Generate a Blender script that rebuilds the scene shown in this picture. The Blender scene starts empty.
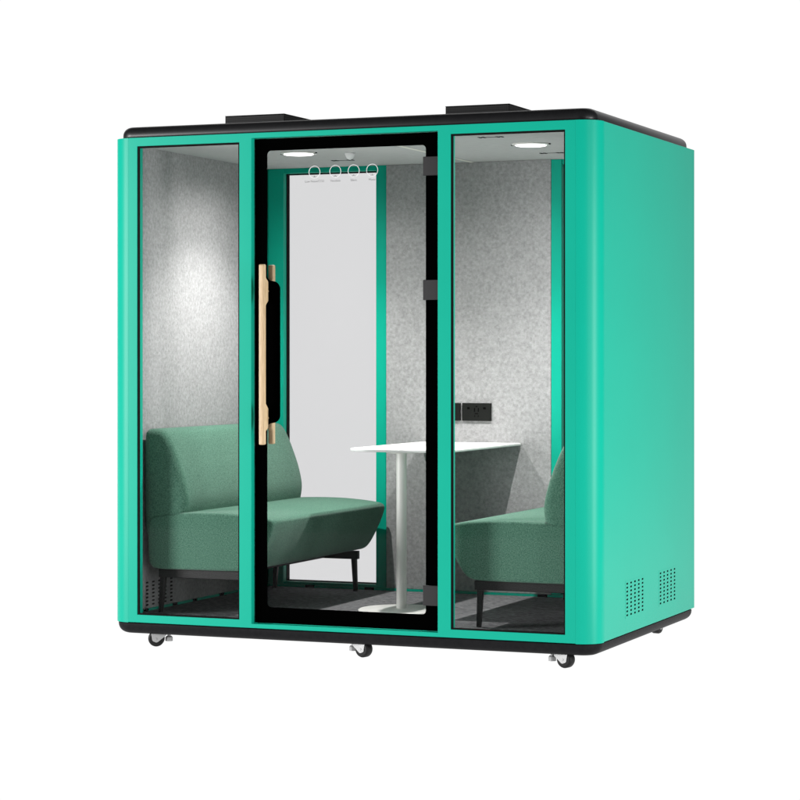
import bpy, bmesh, math, random
from mathutils import Vector, Matrix, Euler
random.seed(4)
sc = bpy.context.scene
COL = sc.collection
R = math.radians

# ------------------------------------------------------------------ camera
cam_d = bpy.data.cameras.new('camera'); cam = bpy.data.objects.new('camera', cam_d); COL.objects.link(cam)
cam.location = (5.1017, -9.0647, 1.1667)
cam.rotation_euler = (R(90), 0, 0.3879)
cam_d.sensor_width = 36.0
cam_d.lens = 2314.7086 / 800 * 36.0
cam_d.shift_y = -(400 - 359.35) / 800
cam_d.clip_end = 200
sc.camera = cam
# ------------------------------------------------------------------ world and exposure
w = bpy.data.worlds.new('World'); sc.world = w; w.use_nodes = True
bg = w.node_tree.nodes['Background']; bg.inputs[0].default_value = (1, 1, 1, 1); bg.inputs[1].default_value = 0.035
sc.view_settings.view_transform = 'Standard'; sc.view_settings.look = 'None'
sc.view_settings.exposure = 0; sc.view_settings.gamma = 1
sc.cycles.max_bounces = 10; sc.cycles.diffuse_bounces = 5; sc.cycles.transparent_max_bounces = 32
sc.cycles.sample_clamp_indirect = 4

# ------------------------------------------------------------------ lamps: unseen area lamps added for the shell, then the downlights
def area(name, loc, target, sx, sy, power, col=(1, 1, 1)):
    l = bpy.data.lights.new(name, 'AREA'); l.shape = 'RECTANGLE'; l.size = sx; l.size_y = sy; l.energy = power; l.color = col
    o = bpy.data.objects.new(name, l); COL.objects.link(o); o.location = loc
    o.rotation_euler = (Vector(target) - Vector(loc)).to_track_quat('-Z', 'Y').to_euler()
    return o
area('added_grazing_fill', (-5.0, -5.4, 1.2), (1.0, 0, 1.1), 2.2, 4.0, 1050)  # added fill, unseen; grazing so it misses the inner rear wall
area('added_side_fill', (6.2, -0.6, 0.9), (2.27, 0.5, 0.9), 1.2, 2.5, 218)  # added fill, unseen, brightens the right side panel
area('striplight_corner', (7.0, -3.7, 1.2), (2.27, 0, 1.1), 0.7, 4.0, 90)

def downlight_spot(name, loc, power, deg, blend):
    l = bpy.data.lights.new(name, 'SPOT'); l.energy = power; l.spot_size = R(deg); l.spot_blend = blend
    l.shadow_soft_size = 0.02; l.color = (1, 0.985, 0.965)
    o = bpy.data.objects.new(name, l); COL.objects.link(o); o.location = loc
for lx, ly in ((0.613, 0.68), (1.755, 0.66)):      # the two ceiling downlights: a beam and a wide spill
    downlight_spot('downlight_beam', (lx, ly, 2.095), 140, 116, 1.0)
    downlight_spot('downlight_spill', (lx, ly, 2.095), 32, 170, 0.8)

# ------------------------------------------------------------------ materials
def mat(name, col, rough=0.5, spec=0.5, metal=0.0, coat=0.0):
    m = bpy.data.materials.new(name); m.use_nodes = True
    b = m.node_tree.nodes['Principled BSDF']
    b.inputs['Base Color'].default_value = (*col, 1); b.inputs['Roughness'].default_value = rough
    b.inputs['Specular IOR Level'].default_value = spec; b.inputs['Metallic'].default_value = metal
    b.inputs['Coat Weight'].default_value = coat
    return m
def noisy(name, c1, c2, scale, rough=0.9, spec=0.2, bump=0.3, bdist=0.002, stretch=(1, 1, 1), lo=0.35, hi=0.65, fine=None, sheen=0.0):
    m = mat(name, c1, rough, spec); nt = m.node_tree; b = nt.nodes['Principled BSDF']
    tc = nt.nodes.new('ShaderNodeTexCoord'); mp = nt.nodes.new('ShaderNodeMapping'); mp.inputs['Scale'].default_value = stretch
    nt.links.new(tc.outputs['Object'], mp.inputs[0])
    n = nt.nodes.new('ShaderNodeTexNoise'); n.inputs['Scale'].default_value = scale; n.inputs['Detail'].default_value = 5; n.inputs['Roughness'].default_value = 0.65
    nt.links.new(mp.outputs[0], n.inputs['Vector'])
    r = nt.nodes.new('ShaderNodeValToRGB'); r.color_ramp.elements[0].position = lo; r.color_ramp.elements[1].position = hi
    r.color_ramp.elements[0].color = (*c1, 1); r.color_ramp.elements[1].color = (*c2, 1)
    nt.links.new(n.outputs['Fac'], r.inputs[0]); nt.links.new(r.outputs[0], b.inputs['Base Color'])
    n2 = nt.nodes.new('ShaderNodeTexNoise'); n2.inputs['Scale'].default_value = fine or scale * 3; n2.inputs['Detail'].default_value = 3
    nt.links.new(mp.outputs[0], n2.inputs['Vector'])
    bp = nt.nodes.new('ShaderNodeBump'); bp.inputs['Strength'].default_value = bump; bp.inputs['Distance'].default_value = bdist
    nt.links.new(n2.outputs['Fac'], bp.inputs['Height']); nt.links.new(bp.outputs[0], b.inputs['Normal'])
    b.inputs['Sheen Weight'].default_value = sheen
    return m
M = {}
M['paint'] = noisy('green_powder_coat', (0.004, 0.355, 0.246), (0.004, 0.365, 0.253), 3.0, rough=0.36, spec=0.5, bump=0.04, bdist=0.0004, fine=900)
M['paint'].node_tree.nodes['Principled BSDF'].inputs['IOR'].default_value = 1.22
M['black'] = noisy('black_moulding', (0.010, 0.010, 0.011), (0.013, 0.013, 0.014), 40, rough=0.45, spec=0.04, bump=0.03, bdist=0.0003, fine=700)
M['moulding'] = noisy('satin_black_moulding', (0.010, 0.010, 0.011), (0.013, 0.013, 0.014), 40, rough=0.38, spec=0.35, bump=0.03, bdist=0.0003, fine=700)
M['gasket'] = mat('black_rubber', (0.004, 0.003, 0.003), 0.8, 0.1)
M['enamel'] = mat('black_enamel_on_glass', (0.0005, 0.0005, 0.0005), 0.6, 0.0)
M['hinge'] = mat('dark_grey_metal', (0.014, 0.013, 0.014), 0.5, 0.3)
M['felt'] = noisy('grey_felt', (0.25, 0.25, 0.252), (0.405, 0.405, 0.408), 72, rough=1, spec=0.05, bump=0.5, bdist=0.002, lo=0.3, hi=0.7)
M['ceiling'] = noisy('grey_ceiling_felt', (0.42, 0.42, 0.42), (0.52, 0.52, 0.52), 60, rough=1, spec=0.05, bump=0.3, stretch=(0.35, 2.5, 1))
M['carpet'] = noisy('grey_carpet', (0.065, 0.065, 0.068), (0.27, 0.27, 0.28), 80, rough=1, spec=0.03, bump=0.6, bdist=0.003, stretch=(0.5, 1.6, 1))
M['fabric'] = noisy('sea_green_weave', (0.040, 0.112, 0.078), (0.104, 0.222, 0.160), 190, rough=0.95, spec=0.1, bump=0.7, bdist=0.002, lo=0.38, hi=0.62, fine=420, sheen=0.15)
M['frame'] = mat('black_powder_coated_steel', (0.009, 0.009, 0.009), 0.5, 0.25)
M['white'] = noisy('white_laminate', (0.80, 0.80, 0.79), (0.82, 0.82, 0.81), 6, rough=0.4, spec=0.4, bump=0.02, bdist=0.0003)
M['whitesteel'] = mat('off_white_painted_steel', (0.80, 0.79, 0.76), 0.35, 0.5)
M['wood'] = noisy('pale_wood', (0.44, 0.30, 0.165), (0.60, 0.44, 0.265), 30, rough=0.45, spec=0.4, bump=0.1, bdist=0.0005, stretch=(8, 8, 0.6))
M['chrome'] = mat('bright_zinc', (0.34, 0.34, 0.34), 0.4, 0.4, metal=0.25)
M['tyre'] = mat('black_tyre_rubber', (0.008, 0.008, 0.008), 0.5, 0.2)
M['dark'] = mat('flat_near_black', (0.003, 0.003, 0.003), 0.9, 0.0)  # flat near-black; also stands for shade in holes, slots and gaps
M['socket'] = mat('dark_olive_plastic', (0.0075, 0.0085, 0.0075), 0.5, 0.15)
M['print_white'] = mat('white_print', (0.72, 0.72, 0.72), 0.6, 0.1)
M['print_grey'] = mat('grey_print', (0.20, 0.20, 0.20), 0.6, 0.1)
M['seam'] = mat('pale_ceiling_seam', (0.80, 0.78, 0.72), 0.6, 0.2)
def emit(name, col, s):
    m = bpy.data.materials.new(name); m.use_nodes = True; nt = m.node_tree; nt.nodes.clear()
    o = nt.nodes.new('ShaderNodeOutputMaterial'); e = nt.nodes.new('ShaderNodeEmission')
    e.inputs[0].default_value = (*col, 1); e.inputs[1].default_value = s; nt.links.new(e.outputs[0], o.inputs[0]); return m
M['lens'] = emit('lit_lamp_lens', (1, 0.99, 0.97), 4)
M['sweep'] = emit('self_lit_white', (1, 1, 1), 1.02)  # glow added to the sweep so it renders pure white
def glass(name, t, refl):
    m = bpy.data.materials.new(name); m.use_nodes = True; nt = m.node_tree; nt.nodes.clear()
    o = nt.nodes.new('ShaderNodeOutputMaterial'); tr = nt.nodes.new('ShaderNodeBsdfTransparent'); g = nt.nodes.new('ShaderNodeBsdfGlossy')
    tr.inputs[0].default_value = (*t, 1); g.inputs['Roughness'].default_value = 0.02
    mx = nt.nodes.new('ShaderNodeMixShader'); mx.inputs[0].default_value = refl
    nt.links.new(tr.outputs[0], mx.inputs[1]); nt.links.new(g.outputs[0], mx.inputs[2]); nt.links.new(mx.outputs[0], o.inputs[0]); return m
M['glass'] = glass('clear_coated_glass', (0.95, 0.95, 0.95), 0.004)
M['glass_back'] = glass('frosted_grey_glass', (0.88, 0.88, 0.885), 0.01)

# ------------------------------------------------------------------ mesh helpers
# every shape is written in pod coordinates (x to the right along the front, y inward, z up, z=0 lower edge of the green shell)
ROOT = {}
def thing(name, label, cat, loc, group=None):
    o = bpy.data.objects.new(name, None); COL.objects.link(o); o.location = loc
    o.empty_display_size = 0.1
    o['label'] = label; o['category'] = cat
    if group: o['group'] = group
    ROOT[o.name] = Vector(loc); return o
def base_of(p):
    while p.parent: p = p.parent
    return ROOT[p.name]
def part(name, bm, m, parent, bevel=0.0, smooth=False, seg=2, extra=(), label=None):
    off = base_of(parent)
    bmesh.ops.translate(bm, verts=bm.verts, vec=-off)
    bmesh.ops.recalc_face_normals(bm, faces=bm.faces)
    me = bpy.data.meshes.new(name); bm.to_mesh(me); bm.free()
    me.materials.append(m)
    for e in extra: me.materials.append(e)
    if smooth:
        for p in me.polygons: p.use_smooth = True
    o = bpy.data.objects.new(name, me); COL.objects.link(o); o.parent = parent
    if bevel:
        b = o.modifiers.new('bevel', 'BEVEL'); b.width = bevel; b.segments = seg; b.limit_method = 'ANGLE'; b.angle_limit = R(35)
        for p in me.polygons: p.use_smooth = True
        wn = o.modifiers.new('wn', 'WEIGHTED_NORMAL'); wn.keep_sharp = False
    if label: o['label'] = label
    return o
def box(bm, x0, x1, y0, y1, z0, z1, mi=0):
    vs = [bm.verts.new((x, y, z)) for x in (x0, x1) for y in (y0, y1) for z in (z0, z1)]
    for f in ((0, 1, 3, 2), (4, 6, 7, 5), (0, 4, 5, 1), (2, 3, 7, 6), (0, 2, 6, 4), (1, 5, 7, 3)):
        fc = bm.faces.new([vs[i] for i in f]); fc.material_index = mi
def B(*a):
    bm = bmesh.new(); box(bm, *a); return bm
def grid(xs, zs, solid, y0, y1):
    """wall with openings: one closed mesh, faces only on the outside"""
    bm = bmesh.new(); V = {}
    def v(i, k, s):
        if (i, k, s) not in V: V[(i, k, s)] = bm.verts.new((xs[i], (y0, y1)[s], zs[k]))
        return V[(i, k, s)]
    def S(i, k): return 0 <= i < len(xs) - 1 and 0 <= k < len(zs) - 1 and solid((xs[i] + xs[i + 1]) / 2, (zs[k] + zs[k + 1]) / 2)
    for i in range(len(xs) - 1):
        for k in range(len(zs) - 1):
            if not S(i, k): continue
            for s in (0, 1): bm.faces.new([v(i, k, s), v(i + 1, k, s), v(i + 1, k + 1, s), v(i, k + 1, s)])
            if not S(i - 1, k): bm.faces.new([v(i, k, 0), v(i, k + 1, 0), v(i, k + 1, 1), v(i, k, 1)])
            if not S(i + 1, k): bm.faces.new([v(i + 1, k, 0), v(i + 1, k + 1, 0), v(i + 1, k + 1, 1), v(i + 1, k, 1)])
            if not S(i, k - 1): bm.faces.new([v(i, k, 0), v(i + 1, k, 0), v(i + 1, k, 1), v(i, k, 1)])
            if not S(i, k + 1): bm.faces.new([v(i, k + 1, 0), v(i + 1, k + 1, 0), v(i + 1, k + 1, 1), v(i, k + 1, 1)])
    bmesh.ops.dissolve_limit(bm, angle_limit=R(1), verts=bm.verts, edges=bm.edges)
    return bm
def rounded(pts, n=6):
    """pts: (x, z, radius) corners -> list of points with arcs"""
    out = []; N = len(pts)
    for i, (x, z, r) in enumerate(pts):
        p = Vector((x, z)); a = Vector(pts[i - 1][:2]); c = Vector(pts[(i + 1) % N][:2])
        if r <= 0: out.append(p); continue
        u = (a - p).normalized(); v = (c - p).normalized(); ang = u.angle(v); t = r / math.tan(ang / 2)
        t = min(t, (a - p).length * .5, (c - p).length * .5); r2 = t * math.tan(ang / 2)
        cen = p + (u + v).normalized() * (r2 / math.sin(ang / 2)); s = p + u * t; e = p + v * t
        a0 = math.atan2(*(s - cen).yx); a1 = math.atan2(*(e - cen).yx); d = (a1 - a0 + math.pi) % (2 * math.pi) - math.pi
        for k in range(n + 1):
            q = a0 + d * k / n; out.append(cen + Vector((math.cos(q), math.sin(q))) * r2)
    return out
def ngon_prism(bm, pts, fn, d0, d1):
    a = [bm.verts.new(fn(p, d0)) for p in pts]; b = [bm.verts.new(fn(p, d1)) for p in pts]
    bm.faces.new(a); bm.faces.new(b[::-1])
    for i in range(len(pts)):
        j = (i + 1) % len(pts); bm.faces.new([a[i], a[j], b[j], b[i]])
def curve_plate(splines, y0, y1):
    """plate in the x-z plane between y0 and y1 with holes (even-odd)"""
    c = bpy.data.curves.new('tmp', 'CURVE'); c.dimensions = '2D'; c.fill_mode = 'BOTH'; c.extrude = abs(y1 - y0) / 2
    for pts in splines:
        s = c.splines.new('POLY'); s.points.add(len(pts) - 1); s.use_cyclic_u = True
        for q, p in zip(s.points, pts): q.co = (p[0], p[1], 0, 1)
    o = bpy.data.objects.new('tmp', c); me = bpy.data.meshes.new_from_object(o)
    bm = bmesh.new(); bm.from_mesh(me); bpy.data.objects.remove(o); bpy.data.meshes.remove(me); bpy.data.curves.remove(c)
    bmesh.ops.transform(bm, matrix=Matrix(((1, 0, 0, 0), (0, 0, 1, (y0 + y1) / 2), (0, 1, 0, 0), (0, 0, 0, 1))), verts=bm.verts)
    bmesh.ops.remove_doubles(bm, verts=bm.verts, dist=1e-6)
    return bm
def text_bm(txt, size, x, z, y, depth=0.0004):
    c = bpy.data.curves.new('tmp', 'FONT'); c.body = txt; c.size = size; c.align_x = 'CENTER'; c.extrude = depth
    o = bpy.data.objects.new('tmp', c); me = bpy.data.meshes.new_from_object(o)
    bm = bmesh.new(); bm.from_mesh(me); bpy.data.objects.remove(o); bpy.data.meshes.remove(me); bpy.data.curves.remove(c)
    bmesh.ops.transform(bm, matrix=Matrix(((1, 0, 0, x), (0, 0, -1, y), (0, 1, 0, z), (0, 0, 0, 1))), verts=bm.verts)
    return bm
def rrect(x0, x1, y0, y1, r, n=8):
    return rounded([(x0, y0, r), (x1, y0, r), (x1, y1, r), (x0, y1, r)], n)
def cyl(bm, p0, p1, r0, r1=None, n=24, cap=True, mi=0):
    r1 = r0 if r1 is None else r1; p0 = Vector(p0); p1 = Vector(p1); d = (p1 - p0)
    mtx = Matrix.Translation((p0 + p1) / 2) @ d.to_track_quat('Z', 'Y').to_matrix().to_4x4()
    r = bmesh.ops.create_cone(bm, cap_ends=cap, segments=n, radius1=r0, radius2=r1, depth=d.length, matrix=mtx)
    for v in r['verts']:
        for f in v.link_faces: f.material_index = mi
def lathe(bm, prof, cx, cy, n=32):
    rings = []
    for r, z in prof:
        rings.append([bm.verts.new((cx + r * math.cos(2 * math.pi * k / n), cy + r * math.sin(2 * math.pi * k / n), z)) for k in range(n)])
    for a, b in zip(rings, rings[1:]):
        for k in range(n): bm.faces.new([a[k], a[(k + 1) % n], b[(k + 1) % n], b[k]])
    bm.faces.new(rings[0][::-1]); bm.faces.new(rings[-1])

# ------------------------------------------------------------------ the pod's sizes (metres)
W, D, H, RR = 2.269, 1.526, 2.15, 0.093
LW0, LW1, D0, ZB, ZT = 0.138, 0.642, 0.700, 0.034, 2.112
GZ = -0.112
FL, CE = 0.030, 2.122          # carpet top and ceiling underside
YB = 1.450                      # inner face of the rear wall
XL, XR = 0.088, W - 0.0565       # inner faces of the side walls

# ------------------------------------------------------------------ ground: a white sweep made to glow, so no shadow shows on it
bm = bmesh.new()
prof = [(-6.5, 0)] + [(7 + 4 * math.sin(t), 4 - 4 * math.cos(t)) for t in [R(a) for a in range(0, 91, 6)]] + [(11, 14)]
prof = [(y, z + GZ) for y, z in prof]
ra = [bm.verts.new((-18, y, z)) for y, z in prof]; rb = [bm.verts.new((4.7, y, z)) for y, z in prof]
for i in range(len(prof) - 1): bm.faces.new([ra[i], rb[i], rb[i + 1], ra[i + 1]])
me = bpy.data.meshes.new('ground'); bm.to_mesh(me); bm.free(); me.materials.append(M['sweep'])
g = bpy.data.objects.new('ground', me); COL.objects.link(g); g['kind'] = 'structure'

# ------------------------------------------------------------------ the pod
pod = thing('office_pod', 'green and black soundproof meeting pod with glass front, standing on small castors', 'office pod', (W / 2, D / 2, GZ))

# front frame: stiles, posts and rails round two windows and the door
DB, DT = 0.018, 2.128
xs = [RR, LW0, LW1, D0, W - D0, W - LW1, W - LW0, W - RR]
zs = [0, DB, ZB, ZT, DT, H]
def solid(x, z):
    if D0 < x < W - D0: return not (DB < z < DT)
    if LW0 < x < LW1 or W - LW1 < x < W - LW0: return not (ZB < z < ZT)
    return True
part('front_frame', grid(xs, zs, solid, 0, 0.052), M['paint'], pod, bevel=0.0008)
# rounded corner panels
def corner(cx, cy, a0, a1, r=RR, t=0.05):
    bm = bmesh.new(); n = 14
    o = [bm.verts.new((cx + r * math.cos(a0 + (a1 - a0) * k / n), cy + r * math.sin(a0 + (a1 - a0) * k / n), z)) for z in (0, H) for k in range(n + 1)]
    i = [bm.verts.new((cx + (r - t) * math.cos(a0 + (a1 - a0) * k / n), cy + (r - t) * math.sin(a0 + (a1 - a0) * k / n), z)) for z in (0, H) for k in range(n + 1)]
    N = n + 1
    for k in range(n):
        bm.faces.new([o[k], o[k + 1], o[N + k + 1], o[N + k]]); bm.faces.new([i[k], i[N + k], i[N + k + 1], i[k + 1]])
        bm.faces.new([o[N + k], o[N + k + 1], i[N + k + 1], i[N + k]]); bm.faces.new([o[k], i[k], i[k + 1], o[k + 1]])
    for k in (0, n): bm.faces.new([o[k], o[N + k], i[N + k], i[k]])
    return bm
ang = math.pi
for nm, c, a0, a1 in (('corner_panel', (RR, RR), ang, 1.5 * ang), ('corner_panel', (W - RR, RR), 1.5 * ang, 2 * ang)):
    b_ = corner(*c, a0, a1)
    for v in b_.verts:                       # a hair's seam against the neighbours, and a slightly longer skirt
        v.co.z += -0.002 if v.co.z < 1 else 0.0
    p = part(nm, b_, M['paint'], pod)
    for f in p.data.polygons: f.use_smooth = abs(f.normal.z) < 0.5
    es = p.modifiers.new('es', 'EDGE_SPLIT'); es.split_angle = R(40)
# side and rear panels
part('side_panel', B(0, 0.05, RR + 0.001, D - 0.002, 0, H), M['paint'], pod, bevel=0.002)
rp = part('side_panel', B(W - 0.05, W, RR + 0.001, D - 0.002, 0, H), M['paint'], pod, bevel=0.002)
def vent(x0, y0, dy, z0, dz, nx, nz, s, m, parent):
    """perforated plate over a dark duct plate, on the face x = x0; s is the side it faces"""
    ya, yb, za, zb = y0 - .026, y0 + dy * (nx - 1) + .026, z0 - .013, z0 + dz * (nz - 1) + .013
    sp = [[(ya, za), (yb, za), (yb, zb), (ya, zb)]]
    for i in range(nx):
        for k in range(nz):
            y = y0 + dy * i; z = z0 + dz * k
            sp.append(rounded([(y - .0125, z - .0040, .0035), (y + .0125, z - .0040, .0035), (y + .0125, z + .0040, .0035), (y - .0125, z + .0040, .0035)], 2))
    bm = curve_plate(sp, .00025, .00045)            # now x = along, y = depth, z = up: swing it onto the side wall
    bmesh.ops.transform(bm, matrix=Matrix(((0, s, 0, x0), (1, 0, 0, 0), (0, 0, 1, 0), (0, 0, 0, 1))), verts=bm.verts)
    v = part('vent_grille', bm, m, parent)
    return v
def duct(x0, y0, dy, z0, dz, nx, nz, s, parent):
    part('duct_backing', B(*sorted((x0 - s * .0005, x0 + s * .0002)), y0 - .020, y0 + dy * (nx - 1) + .020, z0 - .009, z0 + dz * (nz - 1) + .009), M['dark'], parent)  # flat plate coloured dark for the shade behind the holes
for y0 in (0.425, 0.943):
    a = (W, y0, 0.058, 0.077, 0.0168, 5, 9, 1); vent(*a, M['paint'], rp); duct(*a, rp)
# rear wall with two glazed openings
BW = [(0.172, 0.674), (1.637, 2.070)]
def bsolid(x, z): return not ((BW[0][0] < x < BW[0][1] or BW[1][0] < x < BW[1][1]) and 0.055 < z < 2.098)
part('rear_wall', grid([0.05, .172, .674, 1.637, 2.07, W - 0.05], [0, .055, 2.098, H], bsolid, 1.458, D), M['paint'], pod, bevel=0.002)
for i, (a, b) in enumerate(BW):
    o = part('rear_window', B(a + .0025, b - .0025, 1.504, 1.510, .0595, 2.0925), M['glass_back'], pod)
    bm = grid([a + .0003, a + .002, b - .002, b - .0003], [.0553, .059, 2.093, 2.0977], lambda x, z, a=a, b=b: not (a + .002 < x < b - .002 and .059 < z < 2.093), 1.490, 1.5255)
    part('gasket', bm, M['gasket'], o)
# inside: linings
def frame_trim(x0, x1, nm='rear_trim'):
    return part(nm, B(x0, x1, 1.452, 1.4575, FL + .012, CE), M['paint'], pod, bevel=.002)
frame_trim(XL, 0.172)
frame_trim(1.585, 1.637)
part('felt_lining', B(0.732, 1.5845, YB, 1.4575, FL + .012, CE), M['felt'], pod, bevel=0.002)
lw = part('felt_lining', B(0.055, XL, 0.055, YB - .005, FL + .012, CE), M['felt'], pod)
a = (XL, 0.185, 0.058, 0.057, 0.0168, 5, 7, 1); vent(*a, M['felt'], lw); duct(*a, lw)
part('felt_lining', B(XR, W - 0.0505, 0.055, YB - .005, FL + .012, CE), M['felt'], pod)
cl = part('ceiling', B(0.052, W - 0.052, 0.054, 1.4575, CE + .0005, H - .004), M['ceiling'], pod)
part('carpet', B(0.052, W - 0.052, 0.054, 1.4575, 0.002, FL), M['carpet'], pod)
# skirting: thin green strip with small dark blocks standing for its gaps
bm = bmesh.new(); box(bm, XL, XL + .006, .10, YB - .006, FL + .0005, FL + .0115); box(bm, 0.1, XR, YB - .010, YB - .003, FL + .0005, FL + .0115)
sk = part('skirting', bm, M['paint'], pod)
for y in (.14, .42, .62, .9, 1.2): part('skirting_gap', B(XL - .001, XL + .0075, y, y + .045, FL + .0005, FL + .0125), M['dark'], sk)
for x in (.3, .62, 1.52, 1.66, 1.9): part('skirting_gap', B(x, x + .05, YB - .0115, YB - .004, FL + .0003, FL + .0125), M['dark'], sk)
# ceiling fittings
for (lx, ly) in ((0.613, 0.68), (1.755, 0.66)):
    bm = bmesh.new(); lathe(bm, [(.084, CE + .001), (.086, CE - .003), (.072, CE - .006), (.068, CE - .0045)], lx, ly, 48)
    dl = part('ceiling_light', bm, M['whitesteel'], pod, smooth=False)
    bm = bmesh.new(); lathe(bm, [(.069, CE - .0035), (.067, CE - .0085), (.050, CE - .0105)], lx, ly, 48)
    part('lamp_lens', bm, M['lens'], dl)
    for s in (-1, 1): part('spring_clip', B(lx + s * .084 - .008, lx + s * .084 + .008, ly - .004, ly + .004, CE - .005, CE + .0002), M['dark'], dl)
bm = bmesh.new(); lathe(bm, [(.024, CE + .0005), (.024, CE - .006), (.017, CE - .022), (.004, CE - .032)], 0.834, 0.768, 20)
part('motion_sensor', bm, M['print_white'], pod, smooth=True)
for (x0, y) in ((0.590, 1.11), (1.645, 1.11), (1.645, .285), (0.59, .285)):
    bm = bmesh.new(); up_ = []; 
    for a in (0, .018, .082, .1): up_ += [(x0 + a, .0065), (x0 + a, .022), (x0 + a + .011, .022), (x0 + a + .011, .0065)]
    pts_ = up_ + [(px_, .0118 - py_) for px_, py_ in reversed(up_)]
    ngon_prism(bm, pts_, lambda p, d: (p[0], y + p[1], d), CE - .0015, CE + .0002)
    part('ceiling_slot', bm, M['dark'], pod)
part('ceiling_seam', B(1.172, 1.190, .08, YB, CE - .0015, CE + .0002), M['seam'], pod)
# windows
for (a, b) in ((LW0, LW1), (W - LW1, W - LW0)):
    o = part('front_window', B(a + .0005, b - .0005, .010, .016, ZB + .0005, ZT - .0005), M['glass'], pod)
    bm = grid([a + .0003, a + .010, b - .006, b - .0003], [ZB + .0003, ZB + .007, ZT - .009, ZT - .0003],
              lambda x, z, a=a, b=b: not (a + .01 < x < b - .006 and ZB + .007 < z < ZT - .009), .003, .0095)
    part('gasket', bm, M['gasket'], o)
# door
door = part('door', B(0.703, 1.5665, .0345, .0405, DB + .002, DT - .002), M['glass'], pod)
outer = [(0.703, DB + .003), (1.566, DB + .003), (1.566, DT - .003), (0.703, DT - .003)]
hole = rounded([(.761, .09, .018), (1.504, .088, .018), (1.504, 2.073, .018), (.761, 2.073, .018),
                (.761, 1.512, .022), (.823, 1.500, .035), (.823, .897, .035), (.761, .885, .022)], 8)
part('border', curve_plate([outer, hole], .0285, .0343), M['enamel'], door)
bm = bmesh.new()
for z0, z1 in ((.128, .213), (1.417, 1.502), (1.942, 2.022)):
    bm2 = bmesh.new(); box(bm2, 1.497, 1.5665, .012, .028, z0, z1); box(bm2, 1.5, 1.566, .041, .055, z0, z1)
    part('hinge', bm2, M['hinge'], door, bevel=.002)
bm.free()
# handle: a bar on standoffs, one on each side of the glass
def handle(s, y_glass, k=1.0):
    bm = bmesh.new()
    za, zb = .797, 1.578
    t0 = y_glass + s * .040 * k; t1 = y_glass + s * (.026 + .040 * k)
    side = [(t1, za), (t1, zb), (t0, zb), (t0, 1.52), (y_glass + s * .016 * k, 1.505), (y_glass + s * .016 * k, 1.42), (t0, 1.40),
            (t0, .975), (y_glass + s * .016 * k, .955), (y_glass + s * .016 * k, .87), (t0, .855), (t0, za)]
    pts = rounded([(y, z, .006) for y, z in side], 4)
    ngon_prism(bm, pts, lambda p, d: (d, p[0], p[1]), .752, .778)
    for z in (1.4625, .9125): cyl(bm, (.765, y_glass + s * .017, z), (.765, y_glass, z), .008, n=12)
    return bm
for s, y, k in ((-1, .0285, 1), (1, .041, .4)):
    part('handle', handle(s, y, k), M['wood'], door, bevel=.006, seg=2)
# printed icons and captions on the glass
for x, t in ((.986, 'Low Noise/CO2'), (1.084, 'Ventilate'), (1.170, 'Silent'), (1.256, 'Music')):
    bm = curve_plate([[(x + r * math.cos(k * math.pi / 24), 1.974 + r * math.sin(k * math.pi / 24)) for k in range(48)] for r in (.0270, .0249)], .0325, .0340)
    ic = part('icon_ring', bm, M['print_white'], door)
    bm = bmesh.new()
    for k, hgt in enumerate((.004, .007, .004)): box(bm, x - .007 + k * .0055, x - .004 + k * .0055, .0330, .0340, 1.951, 1.951 + hgt)
    part('icon_mark', bm, M['print_grey'], ic)
    part('caption', text_bm(t, .0135, x, 1.930, .0335), M['print_grey'], ic)
# sockets on the rear wall
for x0 in (1.134, .976):
    o = part('socket_plate', B(x0, x0 + .150, YB - .009, YB - .0005, .869, .955), M['socket'], pod, bevel=.002)
    sp = [[(x0 + .0025, .8715), (x0 + .1475, .8715), (x0 + .1475, .9525), (x0 + .0025, .9525)]]
    def hole_(cx, cz, sx, sz): sp.append([(cx - sx / 2, cz - sz / 2), (cx + sx / 2, cz - sz / 2), (cx + sx / 2, cz + sz / 2), (cx - sx / 2, cz + sz / 2)])
    for cx in (x0 + .034, x0 + .116): hole_(cx, .930, .014, .010)
    for dx, dz, sx, sz in ((-.010, .922, .006, .018), (.010, .922, .006, .018), (0, .938, .010, .005), (0, .904, .016, .005), (-.009, .892, .005, .008), (.009, .892, .005, .008)):
        hole_(x0 + .075 + dx, dz, sx, sz)
    part('socket_face', curve_plate(sp, YB - .0112, YB - .0094), M['socket'], o)
    part('socket_backing', B(x0 + .01, x0 + .14, YB - .0092, YB - .0089, .875, .949), M['dark'], o)  # dark plate: shade inside the socket holes, put in as colour
# base and roof mouldings
def loft_rr(rings, rback=None):
    bm = bmesh.new(); prev = None; n = 10; first = None
    for ins, z in rings:
        r = max(RR - ins, .03)
        rb = r if rback is None else max(rback - ins * .3, .008)
        p = rounded([(ins, ins, r), (W - ins, ins, r), (W - ins, D - ins, rb), (ins, D - ins, rb)], n)
        cur = [bm.verts.new((q[0], q[1], z)) for q in p]
        if prev:
            for k in range(len(cur)): bm.faces.new([prev[k], prev[(k + 1) % len(cur)], cur[(k + 1) % len(cur)], cur[k]])
        else: first = cur
        prev = cur
    bm.faces.new(first); bm.faces.new(prev)
    return bm
def arc(i0, z0, di, dz, n=7):
    return [(i0 + di * (1 - math.cos(a)), z0 + dz * math.sin(a)) for a in [math.pi / 2 * k / n for k in range(n + 1)]]
cap = part('roof_cap', loft_rr([(.030, H + .0005), (.026, H + .005)] + arc(.026, H + .016, .040, .038), .03), M['moulding'], pod, smooth=True)
base = part('base_skirt', loft_rr([(.012, -.0025), (.006, -.006)] + arc(.006, -.012, .045, -.042), .03), M['black'], pod, smooth=True)
for p in (cap, base):
    es = p.modifiers.new('es', 'EDGE_SPLIT'); es.split_angle = R(50)
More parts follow.
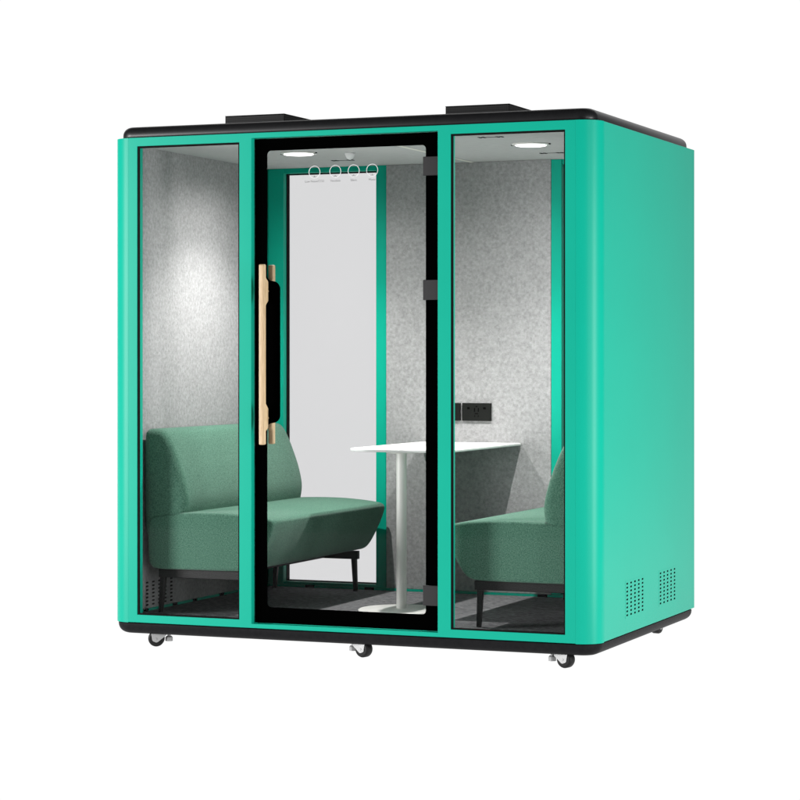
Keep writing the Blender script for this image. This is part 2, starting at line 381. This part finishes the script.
# roof ventilation boxes
def grille_mat():
    m = mat('perforated_black_steel', (.006, .006, .006), .6, .25); nt = m.node_tree; b = nt.nodes['Principled BSDF']
    tc = nt.nodes.new('ShaderNodeTexCoord'); v = nt.nodes.new('ShaderNodeTexVoronoi'); v.inputs['Scale'].default_value = 110; v.inputs['Randomness'].default_value = 0
    r = nt.nodes.new('ShaderNodeValToRGB'); r.color_ramp.elements[0].position = .25; r.color_ramp.elements[1].position = .4
    r.color_ramp.elements[0].color = (.001, .001, .001, 1); r.color_ramp.elements[1].color = (.035, .035, .035, 1)
    nt.links.new(tc.outputs['Object'], v.inputs['Vector']); nt.links.new(v.outputs['Distance'], r.inputs[0]); nt.links.new(r.outputs[0], b.inputs['Base Color']); return m
M['grille'] = grille_mat()
for x0 in (.373, 1.449):
    vb = part('ventilation_box', B(x0, x0 + .297, .40, 1.02, H + .055, 2.273), M['grille'], pod, bevel=.003)
    part('lid', B(x0 - .0003, x0 + .2973, .3997, 1.0203, 2.2733, 2.2755), M['black'], vb)

# castors: swivelling wheel, fork plate and levelling foot
def castor(x, y, rz, dx):
    """dx: where the levelling foot stands along the base"""
    c = Vector((x, y, GZ + .036))
    wheel = bmesh.new(); a = Matrix.Rotation(rz, 3, 'Z') @ Vector((0, 1, 0)); ax = a
    n = 32; prof = [(.0265, -.020), (.033, -.0185), (.036, -.012), (.036, .012), (.033, .0185), (.0265, .020)]
    u = Matrix.Rotation(rz, 3, 'Z') @ Vector((1, 0, 0)); up = Vector((0, 0, 1)); rings = []
    for r, d in prof:
        rings.append([wheel.verts.new(c + ax * d + (u * math.cos(2 * math.pi * k / n) + up * math.sin(2 * math.pi * k / n)) * r) for k in range(n)])
    for p, q in zip(rings, rings[1:]):
        for k in range(n): wheel.faces.new([p[k], p[(k + 1) % n], q[(k + 1) % n], q[k]])
    wheel.faces.new(rings[0]); wheel.faces.new(rings[-1][::-1])
    # fork: two teardrop cheeks and a crown
    fk = bmesh.new(); sgn = 1 if dx > 0 else -1
    t = Matrix.Rotation(rz, 3, 'Z')
    outl = rounded([(-.016 * sgn, -.010, .010), (.004 * sgn, -.018, .012), (.044 * sgn, .014, .004), (.042 * sgn, .026, .002), (-.022 * sgn, .026, .002)], 5)
    for s in (-1, 1):
        ngon_prism(fk, outl, lambda p, d: c + t @ Vector((p[0], d, p[1])), s * .0215, s * .0240)
    cro = rounded([(-.02 * sgn, -.0235, .003), (.046 * sgn, -.0235, .003), (.046 * sgn, .0235, .003), (-.02 * sgn, .0235, .003)], 3)
    ngon_prism(fk, cro, lambda p, d: c + t @ Vector((p[0], p[1], d)), .0265, .0215 + .0005)
    cyl(fk, c - ax * .0260, c + ax * .0260, .0045, n=10)
    f = bmesh.new(); fc = c + t @ Vector((dx, 0, 0)); bz = -.054
    cyl(f, (fc.x, fc.y, bz), (fc.x, fc.y, -.070), .0075, n=12)
    cyl(f, (fc.x, fc.y, -.0705), (fc.x, fc.y, -.088), .0165, n=6)
    cyl(f, (fc.x, fc.y, -.066), (fc.x, fc.y, -.0703), .012, .0155, n=16)
    cs = part('castor', fk, M['chrome'], pod, bevel=.0006)
    part('wheel', wheel, M['tyre'], cs, smooth=True).modifiers.new('es', 'EDGE_SPLIT').split_angle = R(60)
    part('levelling_foot', f, M['chrome'], cs)
for x, y, rz, dx in ((.195, .075, R(22), .056), (1.200, .075, R(-16), -.060), (2.110, .075, R(-16), -.068),
                     (2.125, 1.385, R(80), .058), (.19, 1.385, R(10), .058)):
    castor(x, y, rz, dx)

# ------------------------------------------------------------------ sofas
def chaikin(p, n=2):
    for _ in range(n):
        q = []
        for i in range(len(p)):
            a = Vector(p[i]); b = Vector(p[(i + 1) % len(p)]); q += [a * .75 + b * .25, a * .25 + b * .75]
        p = q
    return p
def cushion(prof, y0, y1, r):
    pts = chaikin([Vector(p) for p in prof], 2); N = len(pts)
    area_ = sum(pts[i].x * pts[(i + 1) % N].y - pts[(i + 1) % N].x * pts[i].y for i in range(N)); s = 1 if area_ > 0 else -1
    nr = []
    for i in range(N):
        t = (pts[(i + 1) % N] - pts[i - 1]).normalized(); nr.append(Vector((-t.y, t.x)) * s)   # inward
    seq = []; n = 6
    cen = sum(pts, Vector((0, 0))) / N
    for k in range(n + 1):
        a = math.pi / 2 * k / n; seq.append((y0 + r * (1 - math.cos(a)), r * (1 - math.sin(a)), 1))
    half = list(seq); mid = [(y0 + r + (y1 - y0 - 2 * r) * k / 14, 0, 1) for k in range(1, 14)]
    allr = half + mid + [(y0 + y1 - y, i, sc_) for y, i, sc_ in reversed(half)]
    def dist(q):
        d = 9
        for i in range(N):
            a, b = pts[i], pts[(i + 1) % N]; e = b - a; t = max(0, min(1, (q - a).dot(e) / max(e.dot(e), 1e-12))); d = min(d, (a + e * t - q).length)
        return d
    def inset(ins):
        if ins < 1e-5: return [p.copy() for p in pts]
        q = [p + m * ins for p, m in zip(pts, nr)]; ok = [dist(p) > ins * .985 for p in q]
        for i in range(N):                                  # where the inset would cross itself, close it straight
            if not ok[i]:
                a = i; b = i
                while not ok[a % N]: a -= 1
                while not ok[b % N]: b += 1
                q[i] = q[a % N].lerp(q[b % N], (i - a) / (b - a))
        return q
    bm = bmesh.new(); rings = []
    for y, ins, k in allr:
        rings.append([bm.verts.new((q.x, y, q.y)) for q in inset(ins)])
    for a, b in zip(rings, rings[1:]):
        for i in range(N): bm.faces.new([a[i], a[(i + 1) % N], b[(i + 1) % N], b[i]])
    caps = [bm.faces.new(rings[0]), bm.faces.new(rings[-1])]
    bmesh.ops.recalc_face_normals(bm, faces=bm.faces)
    bmesh.ops.inset_individual(bm, faces=caps, thickness=.0008)
    for f in caps: f.smooth = False
    bmesh.ops.triangulate(bm, faces=caps)
    return bm
def leg(bm, top, bot, a, b):
    vs = []
    for (x, y, z), h in ((top, a), (bot, b)):
        vs.append([bm.verts.new((x + i * h, y + j * h, z)) for i, j in ((-1, -1), (1, -1), (1, 1), (-1, 1))])
    bm.faces.new(vs[0]); bm.faces.new(vs[1][::-1])
    for k in range(4): bm.faces.new([vs[0][k], vs[0][(k + 1) % 4], vs[1][(k + 1) % 4], vs[1][k]])
sofa = thing('sofa', 'sea green fabric sofa behind the door and left window, its back to the left wall', 'sofa', (.42, .755, FL), 'facing green sofas inside the pod')
SEAT = [(.128, .25), (.122, .36), (.126, .445), (.15, .468), (.22, .478), (.34, .485), (.5, .487), (.62, .480), (.71, .470), (.748, .458), (.748, .435), (.734, .39),
        (.706, .33), (.668, .262), (.635, .235), (.57, .229), (.3, .228), (.15, .228)]
BACK = [(.103, .36), (.098, .5), (.097, .7), (.098, .828), (.108, .853), (.15, .856), (.195, .848), (.222, .818), (.25, .762), (.275, .70), (.297, .64), (.316, .56), (.314, .51),
        (.300, .45), (.26, .39), (.2, .36), (.14, .345)]
part('seat', cushion(SEAT, .118, 1.402, .015), M['fabric'], sofa, smooth=True)
part('backrest', cushion(BACK, .122, 1.398, .042), M['fabric'], sofa, smooth=True)
bm = bmesh.new()
box(bm, .165, .625, .150, .178, .188, .2285); box(bm, .165, .625, 1.342, 1.370, .188, .2285)
box(bm, .205, .235, .1785, 1.3415, .190, .2275); box(bm, .42, .45, .1785, 1.3415, .190, .2275)
part('under_frame', bm, M['frame'], sofa, bevel=.003)
for x, y, dx, dy in ((.182, .166, -.012, -.004), (.605, .166, .010, -.004), (.182, 1.354, -.012, .004), (.602, 1.354, .006, .004)):
    bm = bmesh.new(); leg(bm, (x, y, .189), (x + dx, y + dy, FL), .0125, .0095); part('leg', bm, M['frame'], sofa, bevel=.003)
s2 = sofa.copy(); COL.objects.link(s2)
s2.location = (W - .42 + .033, .765, FL); s2.rotation_euler = (0, 0, math.pi)
s2['label'] = 'sea green fabric sofa seen through the right window, back to the right wall'
for ch in list(sofa.children):
    c = ch.copy(); COL.objects.link(c); c.parent = s2

# ------------------------------------------------------------------ table
table = thing('table', 'white table with one round column, standing between the sofas against the rear wall', 'table', (1.14, .75, FL))
bm = bmesh.new()
pl = rounded([(.921, .47, .13), (1.434, .47, .13), (1.434, YB - .0015, .0), (.920, YB - .0015, .0)], 16)
ngon_prism(bm, pl, lambda p, d: (p[0], p[1], d), .752, .765)
part('table_top', bm, M['white'], table, bevel=.004, seg=3)
bm = bmesh.new(); cyl(bm, (1.152, .62, FL + .012), (1.152, .62, .7515), .023, n=32)
lathe(bm, [(.07, .744), (.07, .7515)], 1.152, .62, 24)
part('column', bm, M['whitesteel'], table, bevel=.001)
bm = bmesh.new(); lathe(bm, [(.195, FL + .0005), (.197, FL + .006), (.190, FL + .010), (.03, FL + .0135)], 1.152, .62, 64)
part('foot_plate', bm, M['whitesteel'], table, smooth=True)
